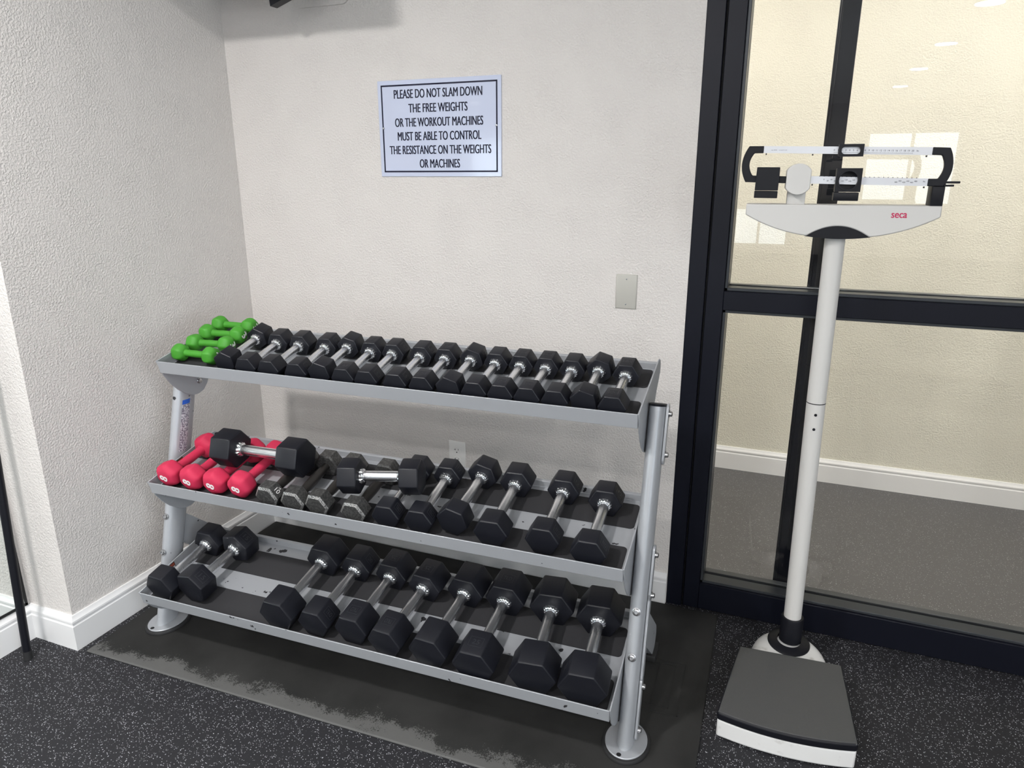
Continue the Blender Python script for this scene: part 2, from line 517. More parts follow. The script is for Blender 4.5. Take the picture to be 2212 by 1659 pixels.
# seam of the interlocking floor tiles by the door
bm = bmesh.new()
pts = [(2.478, -0.045), (2.486, -0.083), (2.515, -0.089), (2.518, -0.130), (2.508, -0.150), (2.494, -0.146), (2.490, -0.20), (2.500, -0.26), (2.494, -0.33)]
for a, b in zip(pts[:6], pts[1:7]):
    a, b = Vector((*a, 0)), Vector((*b, 0))
    d = (b - a).normalized(); n = Vector((-d.y, d.x, 0)) * 0.0024
    vs = [bm.verts.new(p + Vector((0, 0, 0.0006))) for p in (a - n, b - n, b + n, a + n)]
    bm.faces.new(vs)
o = obj('floor_seam', bm, GASKET, floor, smooth=0)

# ------------------------------------------------------------------ glazed door and its frame
GY = 0.062                                            # glass plane
def bars(bm, L, m=None):
    for lo, hi in L:
        box(bm, lo, hi, 0.0015, 1)
bm = bmesh.new()
bars(bm, [((XD, 0.0, 0), (1.8275, 0.13, H)), ((XDR - 0.06, 0.0, 0), (XDR, 0.13, H)), ((XD, 0.0, H - 0.12), (XDR, 0.13, H))])
door = struct(obj('door_1', bm, ALU), 'dark bronze framed glass sliding door beside the beige wall')
bm = bmesh.new(); box(bm, (1.826, 0.022, 0), (1.836, 0.12, H)); obj('jamb_gasket', bm, GASKET, door, smooth=0)
XS0, XS1 = 1.834, 1.887
bm = bmesh.new(); bars(bm, [((XS0, 0.002, 0.004), (XS1, 0.10, H - 0.12))]); obj('stile', bm, ALU, door)
bm = bmesh.new(); bars(bm, [((3.60, 0.002, 0.004), (XDR - 0.06, 0.10, H - 0.12))]); obj('stile', bm, ALU, door)
bm = bmesh.new(); bars(bm, [((XS1, 0.002, 1.095), (3.60, 0.10, 1.156))]); obj('mid_rail', bm, ALU, door)
bm = bmesh.new(); bars(bm, [((XS1, 0.002, 0.004), (3.60, 0.10, 0.106))]); obj('bottom_rail', bm, ALU, door)
# glazing beads round both panes
for z0, z1 in ((0.106, 1.095), (1.156, H - 0.12)):
    bm = bmesh.new()
    bars(bm, [((XS1, 0.012, z0), (XS1 + 0.010, GY, z1)), ((3.59, 0.012, z0), (3.60, GY, z1)),
              ((XS1, 0.012, z0), (3.60, GY, z0 + 0.010)), ((XS1, 0.012, z1 - 0.010), (3.60, GY, z1))])
    bars(bm, [((XS1, GY + 0.008, z0), (XS1 + 0.010, 0.098, z1)), ((XS1, GY + 0.008, z0), (3.60, 0.098, z0 + 0.014))])
    obj('glazing_bead', bm, BEAD, door)
    bm = bmesh.new(); box(bm, (XS1 + 0.004, GY, z0 + 0.004), (3.596, GY + 0.006, z1 - 0.004)); obj('pane', bm, GLASS, door, smooth=0)
# second sliding leaf behind: its dark upright stile and its track
bm = bmesh.new(); bars(bm, [((2.130, 0.112, 0.02), (2.187, 0.150, H - 0.1))])
bars(bm, [((2.134, 0.104, 0.02), (2.140, 0.114, H - 0.1))])
obj('rear_stile', bm, ALU, door)
bm = bmesh.new(); bars(bm, [((XD, 0.13, 0), (XDR, 0.175, 0.022)), ((XD, 0.14, 0.022), (XDR, 0.146, 0.034))]); obj('threshold_track', bm, BEAD, door)

# ------------------------------------------------------------------ ceiling downlights
def downlight(x, y, w, hall=False):
    t = thing('ceiling_downlight', ('round recessed downlight in the hall ceiling behind the glass door' if hall else 'round recessed downlight in the gym ceiling'), 'ceiling light', 'ceiling downlights of the hall' if hall else 'ceiling downlights of the gym',
              Matrix.Translation((x, y, H)))
    bm = bmesh.new(); lathe(bm, [(0.108, 0.0), (0.125, 0.0), (0.125, -0.006), (0.112, -0.010), (0.106, -0.006)], n=40)
    obj('trim_ring', bm, TRIM, t)
    bm = bmesh.new(); lathe(bm, [(0.02, -0.003), (0.106, -0.003), (0.106, -0.0045), (0.02, -0.0045)], n=40)
    obj('lens', bm, LENS, t)
    L = bpy.data.lights.new('downlight_lamp', 'AREA')
    L.shape = 'DISK'
    L.size = 0.2
    L.energy = w
    L.color = (1.0, 0.965, 0.92) if hall else (1.0, 0.975, 0.96)
    lo = bpy.data.objects.new('lamp', L)
    C.objects.link(lo)
    lo.parent = t
    lo.location = (0, 0, -0.012)
for a in DOWNLIGHTS:
    downlight(*a)
for a in HALL_LIGHTS:
    downlight(*a, hall=True)

# ------------------------------------------------------------------ mirror and pole at the left
t = thing('wall_mirror', 'large mirror with thin black edge above white baseboard at far left', 'mirror', mw=Matrix.Translation((XM, -6.0, 0)))
bm = bmesh.new(); box(bm, (0.001, 6.0 + YB + 1.0, HB + 0.012), (0.007, 6.0 + YJ - 0.022, 2.45)); obj('glass', bm, MIRROR, t, smooth=0)
bm = bmesh.new()
box(bm, (0.0, 6.0 + YJ - 0.022, HB + 0.002), (0.009, 6.0 + YJ - 0.014, 2.45)); box(bm, (0.0, 6.0 + YB + 1.0, HB + 0.004), (0.009, 6.0 + YJ - 0.014, HB + 0.012))
obj('edge_channel', bm, GASKET, t, smooth=0)

bm = bmesh.new()
P0, P1 = Vector((-0.1, -1.079, 0.0)), Vector((-0.1, -1.0585, 0.395))
d = (P1 - P0).normalized()
P2 = P0 + d * 1.25
tube(bm, P0, P2, 0.0125, 20)
pl = thing('leaning_pole', 'thin black metal pole standing by the mirror at far left', 'pole')
obj('shaft', bm, BLACKP, pl)
bm = bmesh.new(); tube(bm, P0 + d * 0.0005, P0 + d * 0.03, 0.0132, 20); obj('rubber_tip', bm, BLACKPAD, pl)

# ------------------------------------------------------------------ wall fittings
# notice
SX, SZ, SW, SH = 0.66, 1.8236, 0.4704, 0.3198
t = thing('notice_sign', 'white wall sign with dark blue border asking not to slam weights', 'sign', mw=Matrix.Translation((SX + SW / 2, 0, SZ - SH / 2)) @ Matrix.Rotation(PI / 2, 4, 'X'))
bm = bmesh.new(); box(bm, (-SW / 2, -SH / 2, 0.0005), (SW / 2, SH / 2, 0.004), 0.0008, 1); obj('panel', bm, SIGNW, t)
bm = bmesh.new()
mx0, my0, tk = 0.0135, 0.0145, 0.0052
for lo, hi in (((-SW / 2 + mx0, -SH / 2 + my0), (SW / 2 - mx0, -SH / 2 + my0 + tk)), ((-SW / 2 + mx0, SH / 2 - my0 - tk), (SW / 2 - mx0, SH / 2 - my0)),
               ((-SW / 2 + mx0, -SH / 2 + my0), (-SW / 2 + mx0 + tk, SH / 2 - my0)), ((SW / 2 - mx0 - tk, -SH / 2 + my0), (SW / 2 - mx0, SH / 2 - my0))):
    box(bm, (*lo, 0.0038), (*hi, 0.0043))
obj('border', bm, INK, t, smooth=0)
LN = [('PLEASE DO NOT SLAM DOWN', .142, .336), ('THE FREE WEIGHTS', .288, .225), ('OR THE WORKOUT MACHINES', .432, .338),
      ('MUST BE ABLE TO CONTROL', .575, .322), ('THE RESISTANCE ON THE WEIGHTS', .718, .393), ('OR MACHINES', .862, .156)]
me = text_mesh('', 0, 0, 0.0004, 0.0008, INK, [(s, -0.002 + 0.004 * f, SH / 2 - f * SH, w, 0.0288) for s, f, w in LN])
o = link('lettering', me, t); o.location = (0, 0, 0.0040)
for x in (-1, 1):
    bm = bmesh.new(); lathe(bm, [(0.001, 0.0065), (0.003, 0.0062), (0.0042, 0.0048), (0.0044, 0.0038), (0.001, 0.0038)], n=16)
    o = obj('screw', bm, BOLT, t); o.location = (x * (SW / 2 - 0.0175), 0.004, 0)

def frustum_plate(bm, w, h, d, bev):
    ring = lambda k, z: [(-w / 2 + k, -h / 2 + k, z), (w / 2 - k, -h / 2 + k, z), (w / 2 - k, h / 2 - k, z), (-w / 2 + k, h / 2 - k, z)]
    loft(bm, [ring(0, 0.0), ring(0, d * 0.35), ring(bev * 0.4, d * 0.8), ring(bev, d)])
t = thing('blank_wall_plate', 'plain beige blank cover plate on wall right of the sign', 'wall plate', mw=Matrix.Translation((1.5755, 0, 1.1367)) @ Matrix.Rotation(PI / 2, 4, 'X'))
bm = bmesh.new(); frustum_plate(bm, 0.070, 0.1143, 0.0055, 0.004); obj('cover', bm, PLATE, t)
for s in (-1, 1):
    bm = bmesh.new(); lathe(bm, [(0.0005, 0.0062), (0.0022, 0.006), (0.0028, 0.0052), (0.0005, 0.0052)], n=14)
    o = obj('screw', bm, BOLT, t); o.location = (0, s * 0.0417, 0)

OX, OZ = 0.937, 0.459
t = thing('power_outlet', 'white duplex power outlet low on wall behind the middle shelf', 'outlet', mw=Matrix.Translation((OX, 0, OZ)) @ Matrix.Rotation(PI / 2, 4, 'X'))
bm = bmesh.new(); frustum_plate(bm, 0.070, 0.1143, 0.0055, 0.004); obj('cover', bm, OUTLET, t)
for s in (-1, 1):
    bm = bmesh.new(); lathe(bm, [(0.001, 0.0068), (0.0155, 0.0068), (0.0165, 0.0055), (0.001, 0.0050)], n=28)
    r = obj('receptacle', bm, OUTLET, t); r.location = (0, s * 0.0195, 0)
    bm = bmesh.new()
    box(bm, (-0.0075, 0.001, 0.0066), (-0.0055, 0.008, 0.0070)); box(bm, (0.0055, 0.002, 0.0066), (0.0072, 0.008, 0.0070)); box(bm, (-0.0105, 0.0035, 0.0066), (-0.0055, 0.0052, 0.0070))
    lathe(bm, [(0.0002, 0.0066), (0.0026, 0.0066), (0.0026, 0.0070), (0.0002, 0.0070)], n=14, M=Matrix.Translation((0, -0.0065, 0)))
    obj('slots', bm, GASKET, r, smooth=0)

# television added out of view for its wall shadow; only its bracket corner shows
t = thing('added_television', 'added black television on wall arm, unseen but for its bracket corner at top', 'television', mw=Matrix.Translation((0.45, 0, 2.05)))
bm = bmesh.new()
R_ = 0.03
poly = []
for (cx, cz, a0) in ((0.085, 0.035, -90), (0.085, 0.42, 0), (-0.085, 0.42, 90), (-0.085, 0.035, 180)):
    for k in range(7):
        a = math.radians(a0 + 15 * k)
        poly.append((0.0 + cx + R_ * math.cos(a), 0.03 + cz + R_ * math.sin(a) - 0.008))
prism(bm, poly, 1, -0.007, -0.0003)
obj('wall_plate', bm, WALL, t)
bm = bmesh.new(); prism(bm, [(-0.075, -0.002), (0.045, 0.036), (0.045, 0.20), (-0.097, 0.20)], 1, -0.185, -0.150); box(bm, (-0.07, -0.17, 0.18), (0.03, -0.006, 0.22)); obj('bracket', bm, BLACKP, t)
bm = bmesh.new(); tube(bm, (0.0, -0.165, 0.20), (-0.08, -0.56, 0.40), 0.02); obj('arm', bm, BLACKP, t)
bm = bmesh.new(); box(bm, (-0.435, -0.580, 0.150), (0.233, -0.535, 0.56), 0.006, 2); obj('body', bm, BLACKP, t)
bm = bmesh.new(); box(bm, (-0.42, -0.583, 0.165), (0.218, -0.579, 0.545)); obj('screen', bm, mat('screen_glass', (0.006, 0.006, 0.007), 0.08), t, smooth=0)

# ------------------------------------------------------------------ floor mat under the rack
RY = math.radians(1.59)
MM = Matrix.Translation((0.049, -0.987, 0)) @ Matrix.Rotation(RY, 4, 'Z')
t = thing('floor_mat', 'thin dark grey rubber mat lying under the dumbbell rack', 'mat', mw=MM)
bm = bmesh.new(); prism(bm, [(0, 0), (1.938, 0), (1.938, 0.916), (0, 0.970)], 2, 0.0003, 0.008)
o = obj('sheet', bm, MATRUB, t)
bv = o.modifiers.new('edge', 'BEVEL'); bv.width = 0.004; bv.segments = 2
bm = bmesh.new()
def frame2(bm, x0, y0, x1, y1, w, z):
    for lo, hi in (((x0, y0), (x1, y0 + w)), ((x0, y1 - w), (x1, y1)), ((x0, y0), (x0 + w, y1)), ((x1 - w, y0), (x1, y1))):
        box(bm, (*lo, 0.0075), (*hi, z))
frame2(bm, 1.62, 0.36, 1.868, 0.60, 0.003, 0.0098)
frame2(bm, 1.64, 0.385, 1.838, 0.585, 0.0025, 0.0095)
box(bm, (1.785, 0.385, 0.0075), (1.787, 0.585, 0.0095))
obj('embossed_panel', bm, MATRUB, t, smooth=0)

# ------------------------------------------------------------------ the dumbbell rack
RACK = Matrix.Translation((0.179, -0.774, 0.0)) @ Matrix.Rotation(RY, 4, 'Z')
SL = math.radians(13.0)
DEP = 0.036
TRAY = dict(low=(-0.11, 0.206), mid=(-0.012, 0.555), top=(0.09, 0.935))
LEGU = 1.6125
def TM(tray):
    """tray frame in rack coordinates: x along the rack, y up the slope, z off the tray floor"""
    v0, z0 = TRAY[tray]
    return Matrix.Translation((0, v0, z0 - DEP)) @ Matrix.Rotation(SL, 4, 'X')

rack = thing('dumbbell_rack', 'grey steel three-tier dumbbell rack along the back wall', 'dumbbell rack', mw=RACK)
U0, U1 = 0.033, 1.5845
def legline(z):
    return 0.272 * (z - 0.02)
for side, uu in ((-1, 0.0), (1, LEGU)):
    bm = bmesh.new()
    rings = []
    for z, sq_ in ((0.020, 0.0), (0.912, 1.0)):
        rings.append([(uu + 0.023 * math.cos(2 * PI * i / 40), legline(z) + 0.043 * math.sin(2 * PI * i / 40), z - 0.272 * 0.043 * math.sin(2 * PI * i / 40) * sq_) for i in range(40)])
    loft(bm, rings)
    leg = obj('leg', bm, CHIPPED if side < 0 else POWDER, rack)
    bm = bmesh.new()
    rings = []
    for z, k in ((0.911, 1.04), (0.916, 1.04), (0.918, 0.95)):
        rings.append([(uu + 0.023 * k * math.cos(2 * PI * i / 40), legline(0.912) + 0.043 * k * math.sin(2 * PI * i / 40), z - 0.272 * 0.043 * k * math.sin(2 * PI * i / 40)) for i in range(40)])
    loft(bm, rings)
    obj('end_cap', bm, BLACKP, leg)
    # foot plate on its rubber pad
    bm = bmesh.new()
    ell = lambda a, b, z: [(uu + a * math.cos(2 * PI * i / 56), 0.004 + b * math.sin(2 * PI * i / 56), z) for i in range(56)]
    loft(bm, [ell(0.057, 0.072, 0.017), ell(0.057, 0.072, 0.0215), ell(0.0555, 0.0705, 0.023)])
    foot = obj('foot_plate', bm, POWDER, rack)
    bm = bmesh.new(); loft(bm, [ell(0.064, 0.080, 0.0082), ell(0.065, 0.081, 0.014), ell(0.0625, 0.0785, 0.019), ell(0.058, 0.073, 0.0195)])
    obj('rubber_pad', bm, BLACKPAD, foot)
    for dv in (-0.058, 0.062):
        bm = bmesh.new(); lathe(bm, [(0.0005, 0.0), (0.0065, 0.0), (0.0065, 0.0006), (0.0005, 0.0006)], n=20, M=Matrix.Translation((uu - 0.008, dv, 0.0229)))
        obj('bolt_hole', bm, GASKET, foot)
    # rear strut running down to the floor behind the leg
    bm = bmesh.new()
    a, b = Vector((0.075, 0.36)), Vector((0.395, 0.075))
    d = (b - a).normalized(); n = Vector((-d.y, d.x))
    hw = 0.046
    poly = [a - n * hw, b - n * hw]
    for k in range(1, 12):
        an = PI * k / 12
        poly.append(b - n * hw * math.cos(an) + d * hw * math.sin(an))
    poly += [b + n * hw, a + n * hw]
    prism(bm, [(p.x, p.y) for p in poly], 0, uu - 0.012, uu + 0.010)
    st = obj('rear_strut', bm, CHIPPED, rack)
    bm = bmesh.new(); box(bm, (uu - 0.022, 0.365, 0.0082), (uu + 0.022, 0.445, 0.032), 0.004, 2); obj('rubber_foot', bm, BLACKPAD, st)
    # two bolts on the front of the leg
    for z in (0.39, 0.27):
        bm = bmesh.new()
        M = Matrix.Translation((uu, legline(z) - 0.043, z)) @ Matrix.Rotation(PI / 2 - 0.27, 4, 'X')
        lathe(bm, [(0.0005, 0.0), (0.0115, 0.0), (0.0115, 0.002), (0.0085, 0.0025), (0.008, 0.007), (0.005, 0.008), (0.0045, 0.005), (0.0005, 0.005)], n=22, M=M)
        obj('bolt', bm, BOLT, leg)
    # bolted straps on the outer face of the leg, one for each shelf
    for z0, z1 in ((0.775, 0.905), (0.405, 0.535), (0.045, 0.185), (0.20, 0.42)):
        bm = bmesh.new()
        so = uu + side * 0.0235
        A, B = Vector((legline(z0), z0)), Vector((legline(z1), z1))
        d = (B - A).normalized(); n = Vector((-d.y, d.x)) * 0.015
        poly = []
        for k in range(13):
            poly.append(A - d * 0.015 * math.sin(PI * k / 12) + n * math.cos(PI * k / 12))
        for k in range(13):
            poly.append(B + d * 0.015 * math.sin(PI * k / 12) - n * math.cos(PI * k / 12))
        prism(bm, [(p.x, p.y) for p in poly], 0, so, so + side * 0.006)
        stp = obj('strap', bm, POWDER, leg)
        if z0 == 0.20:
            continue
        for P in (A + d * 0.012, B - d * 0.012):
            bm = bmesh.new()
            M = Matrix.Translation((so + side * 0.006, P.x, P.y)) @ Matrix.Rotation(side * PI / 2, 4, 'Y')
            lathe(bm, [(0.0005, 0.0), (0.010, 0.0), (0.010, 0.002), (0.0075, 0.002), (0.0072, 0.008), (0.005, 0.0095), (0.0005, 0.0095)], n=22, M=M)
            obj('bolt', bm, BOLT, leg)

# instruction sticker wrapped on the left leg
bm = bmesh.new()
def leg_patch(bm, z0, z1, a0, a1, mi):
    rings = []
    for z in np.linspace(z0, z1, 12):
        rings.append([(0.0236 * math.cos(a), legline(z) + 0.0436 * math.sin(a), z) for a in np.linspace(a0, a1, 8)])
    R = [[bm.verts.new(p) for p in r] for r in rings]
    for k in range(11):
        for i in range(7):
            f = bm.faces.new((R[k][i], R[k][i + 1], R[k + 1][i + 1], R[k + 1][i])); f.material_index = mi
leg_patch(bm, 0.60, 0.755, -0.62, 0.10, 0)
leg_patch(bm, 0.757, 0.772, -0.62, 0.10, 1)
first_leg = [o for o in rack.children if o.name.startswith('leg')][0]
o = obj('instruction_sticker', bm, [STICKER, BLUE], first_leg); o['label'] = 'tall printed sticker with blue top'

# end plate outline in tray coordinates (slope distance, height off the tray floor)
EPL = [(0.0, 0.037), (0.30, 0.037), (0.318, 0.034), (0.330, 0.024), (0.334, 0.008), (0.329, -0.008), (0.315, -0.020), (0.27, -0.042), (0.225, -0.075), (0.190, -0.112),
       (0.170, -0.134), (0.148, -0.148), (0.122, -0.150), (0.098, -0.143), (0.070, -0.122), (0.044, -0.092), (0.024, -0.058), (0.010, -0.022)]
for tray in ('top', 'mid', 'low'):
    T = TM(tray)
    paint = POWDER if tray == 'top' else CHIPPED
    bm = bmesh.new()
    # pan: front lip, floor and the stepped back lip as one bent sheet
    E0 = {'low': 0.350, 'mid': 0.326, 'top': 0.312}[tray]
    prof = [(0.0, 0.036), (0.0, -0.006), (0.012, -0.006), (0.012, -0.003), (E0 + 0.003, -0.003), (E0 + 0.006, 0.016), (E0 + 0.016, 0.016), (E0 + 0.016, 0.019), (E0 + 0.004, 0.019), (E0, 0.0), (0.0034, 0.0), (0.0034, 0.036)]
    prism(bm, prof, 0, U0, U1)
    sh = obj('shelf', bm, paint, rack, smooth=20)
    sh.matrix_local = T
    bv = sh.modifiers.new('edge', 'BEVEL'); bv.width = 0.0012; bv.segments = 2
    for uu, s in ((U0, -1), (U1, 1)):
        bm = bmesh.new()
        depth = 1.0 if tray != 'low' else 0.86
        prism(bm, [(a, b if b > -0.02 else -0.02 + (b + 0.02) * depth) for a, b in [(a * (1.075 if tray == 'low' else 1.0), b) for a, b in EPL]], 0, uu if s > 0 else uu - 0.004, uu + 0.004 if s > 0 else uu)
        ep = obj('end_plate', bm, paint if s < 0 else POWDER, sh, smooth=30)
        bv = ep.modifiers.new('edge', 'BEVEL'); bv.width = 0.001; bv.segments = 2; bv.limit_method = 'ANGLE'
    # bolt through the left end plate
    if tray != 'low':
        bm = bmesh.new()
        lathe(bm, [(0.0005, 0.0), (0.0105, 0.0), (0.0105, 0.002), (0.008, 0.0022), (0.0075, 0.008), (0.0005, 0.009)], n=20, M=Matrix.Translation((U0, 0.138, -0.108)) @ Matrix.Rotation(PI / 2, 4, 'Y'))
        obj('bolt', bm, BOLT, sh)
    for s0, s1 in ((0.020, 0.122), (0.200, 0.306)):
        bm = bmesh.new()
        r = 0.012
        poly = []
        for cx, cy, a0 in ((U1 - 0.012 - r, s0 + r, -90), (U1 - 0.012 - r, s1 - r, 0), (U0 + 0.008 + r, s1 - r, 90), (U0 + 0.008 + r, s0 + r, 180)):
            for k in range(6):
                a = math.radians(a0 + 18 * k)
                poly.append((cx + r * math.cos(a), cy + r * math.sin(a)))
        prism(bm, poly, 2, 0.0002, 0.0022)
        obj('rubber_strip', bm, STRIP, sh, smooth=30)
    # warning stickers inside both end plates
    for uu, s in ((U0 + 0.0005, 1), (U1 - 0.0005, -1)):
        bm = bmesh.new()
        a, b = (0.105, 0.155) if s > 0 else (0.045, 0.085)
        if tray == 'top' and s > 0:
            a, b = 0.19, 0.24
        rect = lambda x0, x1, z0, z1, mi, k: [setattr(bm.faces.new([bm.verts.new((uu + s * k, x, z)) for x, z in ((x0, z0), (x1, z0), (x1, z1), (x0, z1))]), 'material_index', mi)]
        rect(a, b, 0.003, 0.034, 2, 0.0)
        rect(a + 0.002, b - 0.002, 0.021, 0.032, 0, 0.0003)
        rect(a + 0.002, b - 0.002, 0.005, 0.019, 1, 0.0003)
        for k in range(3):
            rect(a + 0.010, b - 0.006, 0.0065 + 0.004 * k, 0.008 + 0.004 * k, 2, 0.0005)
        o = obj('warning_sticker', bm, [ORANGE, WHITE, GASKET], sh, smooth=0)
        o['label'] = 'orange and white warning sticker'

# ------------------------------------------------------------------ dumbbells
def hexring(x, side, cr, ang0=0.0, k=3):
    """rounded hexagon in the YZ plane, corners on +-Y, flats on top and bottom"""
    out = []
    for i in range(6):
        a = PI / 3 * i
        cc = side - cr / math.cos(PI / 6)
        cx, cy = cc * math.cos(a), cc * math.sin(a)
        for j in range(k + 1):
            t = a - PI / 6 + PI / 3 * j / k
            out.append(Vector((x, cx + cr * math.cos(t), cy + cr * math.sin(t))))
    return out

_cache = {}
def cached(key, fn):
    if key not in _cache:
        _cache[key] = fn()
    return _cache[key]

def head_mesh(side, h, bev, cr, m, key):
    def fn():
        bm = bmesh.new()
        rings = [hexring(0.0, side - bev, cr * 0.7)]
        for j in range(1, 4):
            t = PI / 2 * j / 3
            rings.append(hexring(bev * (1 - math.cos(t)), side - bev * (1 - math.sin(t)), cr))
        for j in range(0, 4):
            t = PI / 2 * j / 3
            rings.append(hexring(h - bev * (1 - math.sin(t)), side - bev * (1 - math.cos(t)), cr))
        loft(bm, rings)
        return mesh('head', bm, m, 25)
    return cached(('head', side, h, key), fn)

def iron_head_mesh(side, h):
    def fn():
        bm = bmesh.new()
        ch = 0.0075
        rings = [hexring(0, side - ch, 0.002, k=1), hexring(ch * 0.8, side, 0.002, k=1), hexring(h - ch * 0.55, side, 0.002, k=1), hexring(h, side - ch * 0.7, 0.002, k=1)]
        loft(bm, rings, mis=[1, 0, 0])
        return mesh('head', bm, [IRON, WORN], 20)
    return cached(('iron', side, h), fn)

def handle_mesh(L, r, kind):
    def fn():
        bm = bmesh.new()
        if kind == 'iron':
            pr = [(r * 0.82, -L / 2), (r * 0.85, -L * 0.4), (r, -L * 0.2), (r * 1.06, 0), (r, L * 0.2), (r * 0.85, L * 0.4), (r * 0.82, L / 2)]
            lathe(bm, pr, 'X', 24); return mesh('handle', bm, DARKIRON)
        lathe(bm, [(r, -L / 2), (r, -L * 0.40), (r * 1.03, -L * 0.38), (r * 1.03, L * 0.38), (r, L * 0.40), (r, L / 2)], 'X', 28)
        return mesh('handle', bm, KNURL)
    return cached(('handle', L, r, kind), fn)

def collar_mesh(r):
    """fluted chrome ring, widening towards the head at x=0"""
    def fn():
        bm = bmesh.new()
        n = 60
        rings = []
        for x, k, fl in ((-0.0005, 1.05, 0.06), (-0.006, 1.0, 0.07), (-0.010, 0.90, 0.06), (-0.012, 0.80, 0.0), (-0.012, 0.6, 0.0)):
            rings.append([(x, r * (k + fl * math.cos(15 * 2 * PI * i / n)) * math.cos(2 * PI * i / n), r * (k + fl * math.cos(15 * 2 * PI * i / n)) * math.sin(2 * PI * i / n)) for i in range(n)])
        loft(bm, rings)
        return mesh('collar', bm, CHROME, 60)
    return cached(('collar', r), fn)

def mark_mesh(txt, w, h):
    """raised frame with figures, in XY, facing +Z"""
    def fn():
        th = h * 0.52
        tw = min(w * 0.66, th * 0.62 * len(txt))
        me = text_mesh(txt, tw, th, 0.0009, 0.0, MARK)
        bm = bmesh.new()
        bm.from_mesh(me)
        t = 0.0009
        for lo, hi in (((-w / 2, -h / 2), (w / 2, -h / 2 + t)), ((-w / 2, h / 2 - t), (w / 2, h / 2)), ((-w / 2, -h / 2), (-w / 2 + t, h / 2)), ((w / 2 - t, -h / 2), (w / 2, h / 2))):
            box(bm, (*lo, 0.0), (*hi, 0.0008))
        return mesh('weight_mark', bm, MARK, 0)
    return cached(('mark', txt, round(w, 3), round(h, 3)), fn)

FACE = {'top': 90, 'right': 150, 'left': 30, 'lowright': 210}
def add_mark(head, txt, face, side, x, h, flip):
    ap = side * math.cos(PI / 6)
    an = math.radians(FACE[face])
    nrm = Vector((0, math.cos(an), math.sin(an)))
    up = Vector((1, 0, 0)) * (-1 if flip else 1)
    rt = up.cross(nrm)
    M = Matrix(((rt.x, up.x, nrm.x, x), (rt.y, up.y, nrm.y, nrm.y * (ap - 0.0003)), (rt.z, up.z, nrm.z, nrm.z * (ap - 0.0003)), (0, 0, 0, 1)))
    o = link('weight_mark', mark_mesh(txt, side * 0.62, min(side * 0.50, h * 0.60)), head)
    o.matrix_local = M
    return o

def place(tray, uf, sf, ub, sb, n, roll, mid_len):
    """world matrix of a dumbbell whose axis runs from (uf,sf) to (ub,sb) at height n over the tray floor"""
    T = RACK @ TM(tray)
    a, b = Vector((uf, sf, n)), Vector((ub, sb, n))
    X = (b - a).normalized()
    Z = Vector((0, 0, 1))
    Yv = Z.cross(X).normalized()
    Mx = Matrix(((X.x, Yv.x, Z.x, 0), (X.y, Yv.y, Z.y, 0), (X.z, Yv.z, Z.z, 0), (0, 0, 0, 1)))
    return T @ Matrix.Translation((a + b) / 2) @ Mx @ Matrix.Rotation(math.radians(roll), 4, 'X')

def hex_dumbbell(label, group, mw, side, h, total, hr=0.0135, marks=(), iron=False, name='hex_dumbbell'):
    t = thing(name, label, 'dumbbell', group, mw)
    bev = 0.0045 if side < 0.042 else 0.007
    inner = total / 2 - h
    for s in (-1, 1):
        if iron:
            me = iron_head_mesh(side, h)
        else:
            me = head_mesh(side, h, bev, bev * 0.8, RUBBER, 'rubber')
        hd = link('head', me, t)
        hd.matrix_local = Matrix.Translation((s * inner, 0, 0)) if s > 0 else Matrix.Translation((-total / 2, 0, 0))
        if iron and s > 0:
            hd.matrix_local = Matrix.Translation((total / 2, 0, 0)) @ Matrix.Rotation(PI, 4, 'Z')
        for (which, face, txt, flip) in marks:
            if (which == 'front') == (s < 0):
                add_mark(hd, txt, face, side, h / 2, h, flip)
        if not iron:
            c = link('collar', collar_mesh(hr * 1.40), t)
            c.matrix_local = Matrix.Translation((s * inner, 0, 0)) @ (Matrix.Identity(4) if s > 0 else Matrix.Rotation(PI, 4, 'Z'))
    link('handle', handle_mesh(round(inner * 2 + 0.004, 4), hr, 'iron' if iron else 'steel'), t)
    return t

COS30 = math.cos(PI / 6)
ORD = ['first', 'second', 'third', 'fourth', 'fifth', 'sixth', 'seventh', 'eighth', 'ninth', 'tenth', 'eleventh', 'twelfth', 'thirteenth', 'fourteenth', 'fifteenth', 'sixteenth']
# ---- top shelf: sixteen small ones
TOPU = [.269, .359, .445, .545, .624, .711, .789, .884, .968, 1.053, 1.131, 1.2085, 1.2855, 1.3625, 1.4385, 1.515]
ROLLT = {0: 24, 4: 17, 9: 18, 14: 17}
TF = {3: 'right', 5: 'top', 6: 'right', 7: 'right', 8: 'top', 9: 'right', 11: 'top', 12: 'top', 14: 'right', 15: 'top'}
side = 0.0383
for i, u in enumerate(TOPU):
    dy = 0.013 * (1 - i / 12) if i < 12 else 0.0
    roll = ROLLT.get(i, 0)
    # a rolled one rests on an edge instead of on a flat
    n = side * math.cos(math.radians(30 - abs(roll))) if roll else side * COS30
    s0 = 0.014 + {0: 0.012, 4: 0.008, 14: 0.006}.get(i, 0.0)
    mk = []
    if i in TF:
        mk = [('front', TF[i], '5', False), ('back', TF[i], 'TKO' if i in (11, 12, 15) else '5', False)]
    extra = {0: 'tilted beside the green ones', 15: 'rightmost, by the end plate'}.get(i, ORD[i] + ' black one from the left')
    hex_dumbbell('small black rubber hex dumbbell on top shelf, ' + extra, 'small black dumbbells on the top shelf',
                 place('top', u + dy, s0, u, s0 + 0.232, n + 0.0028, roll, 0), side, 0.055, 0.232, 0.0128, mk)

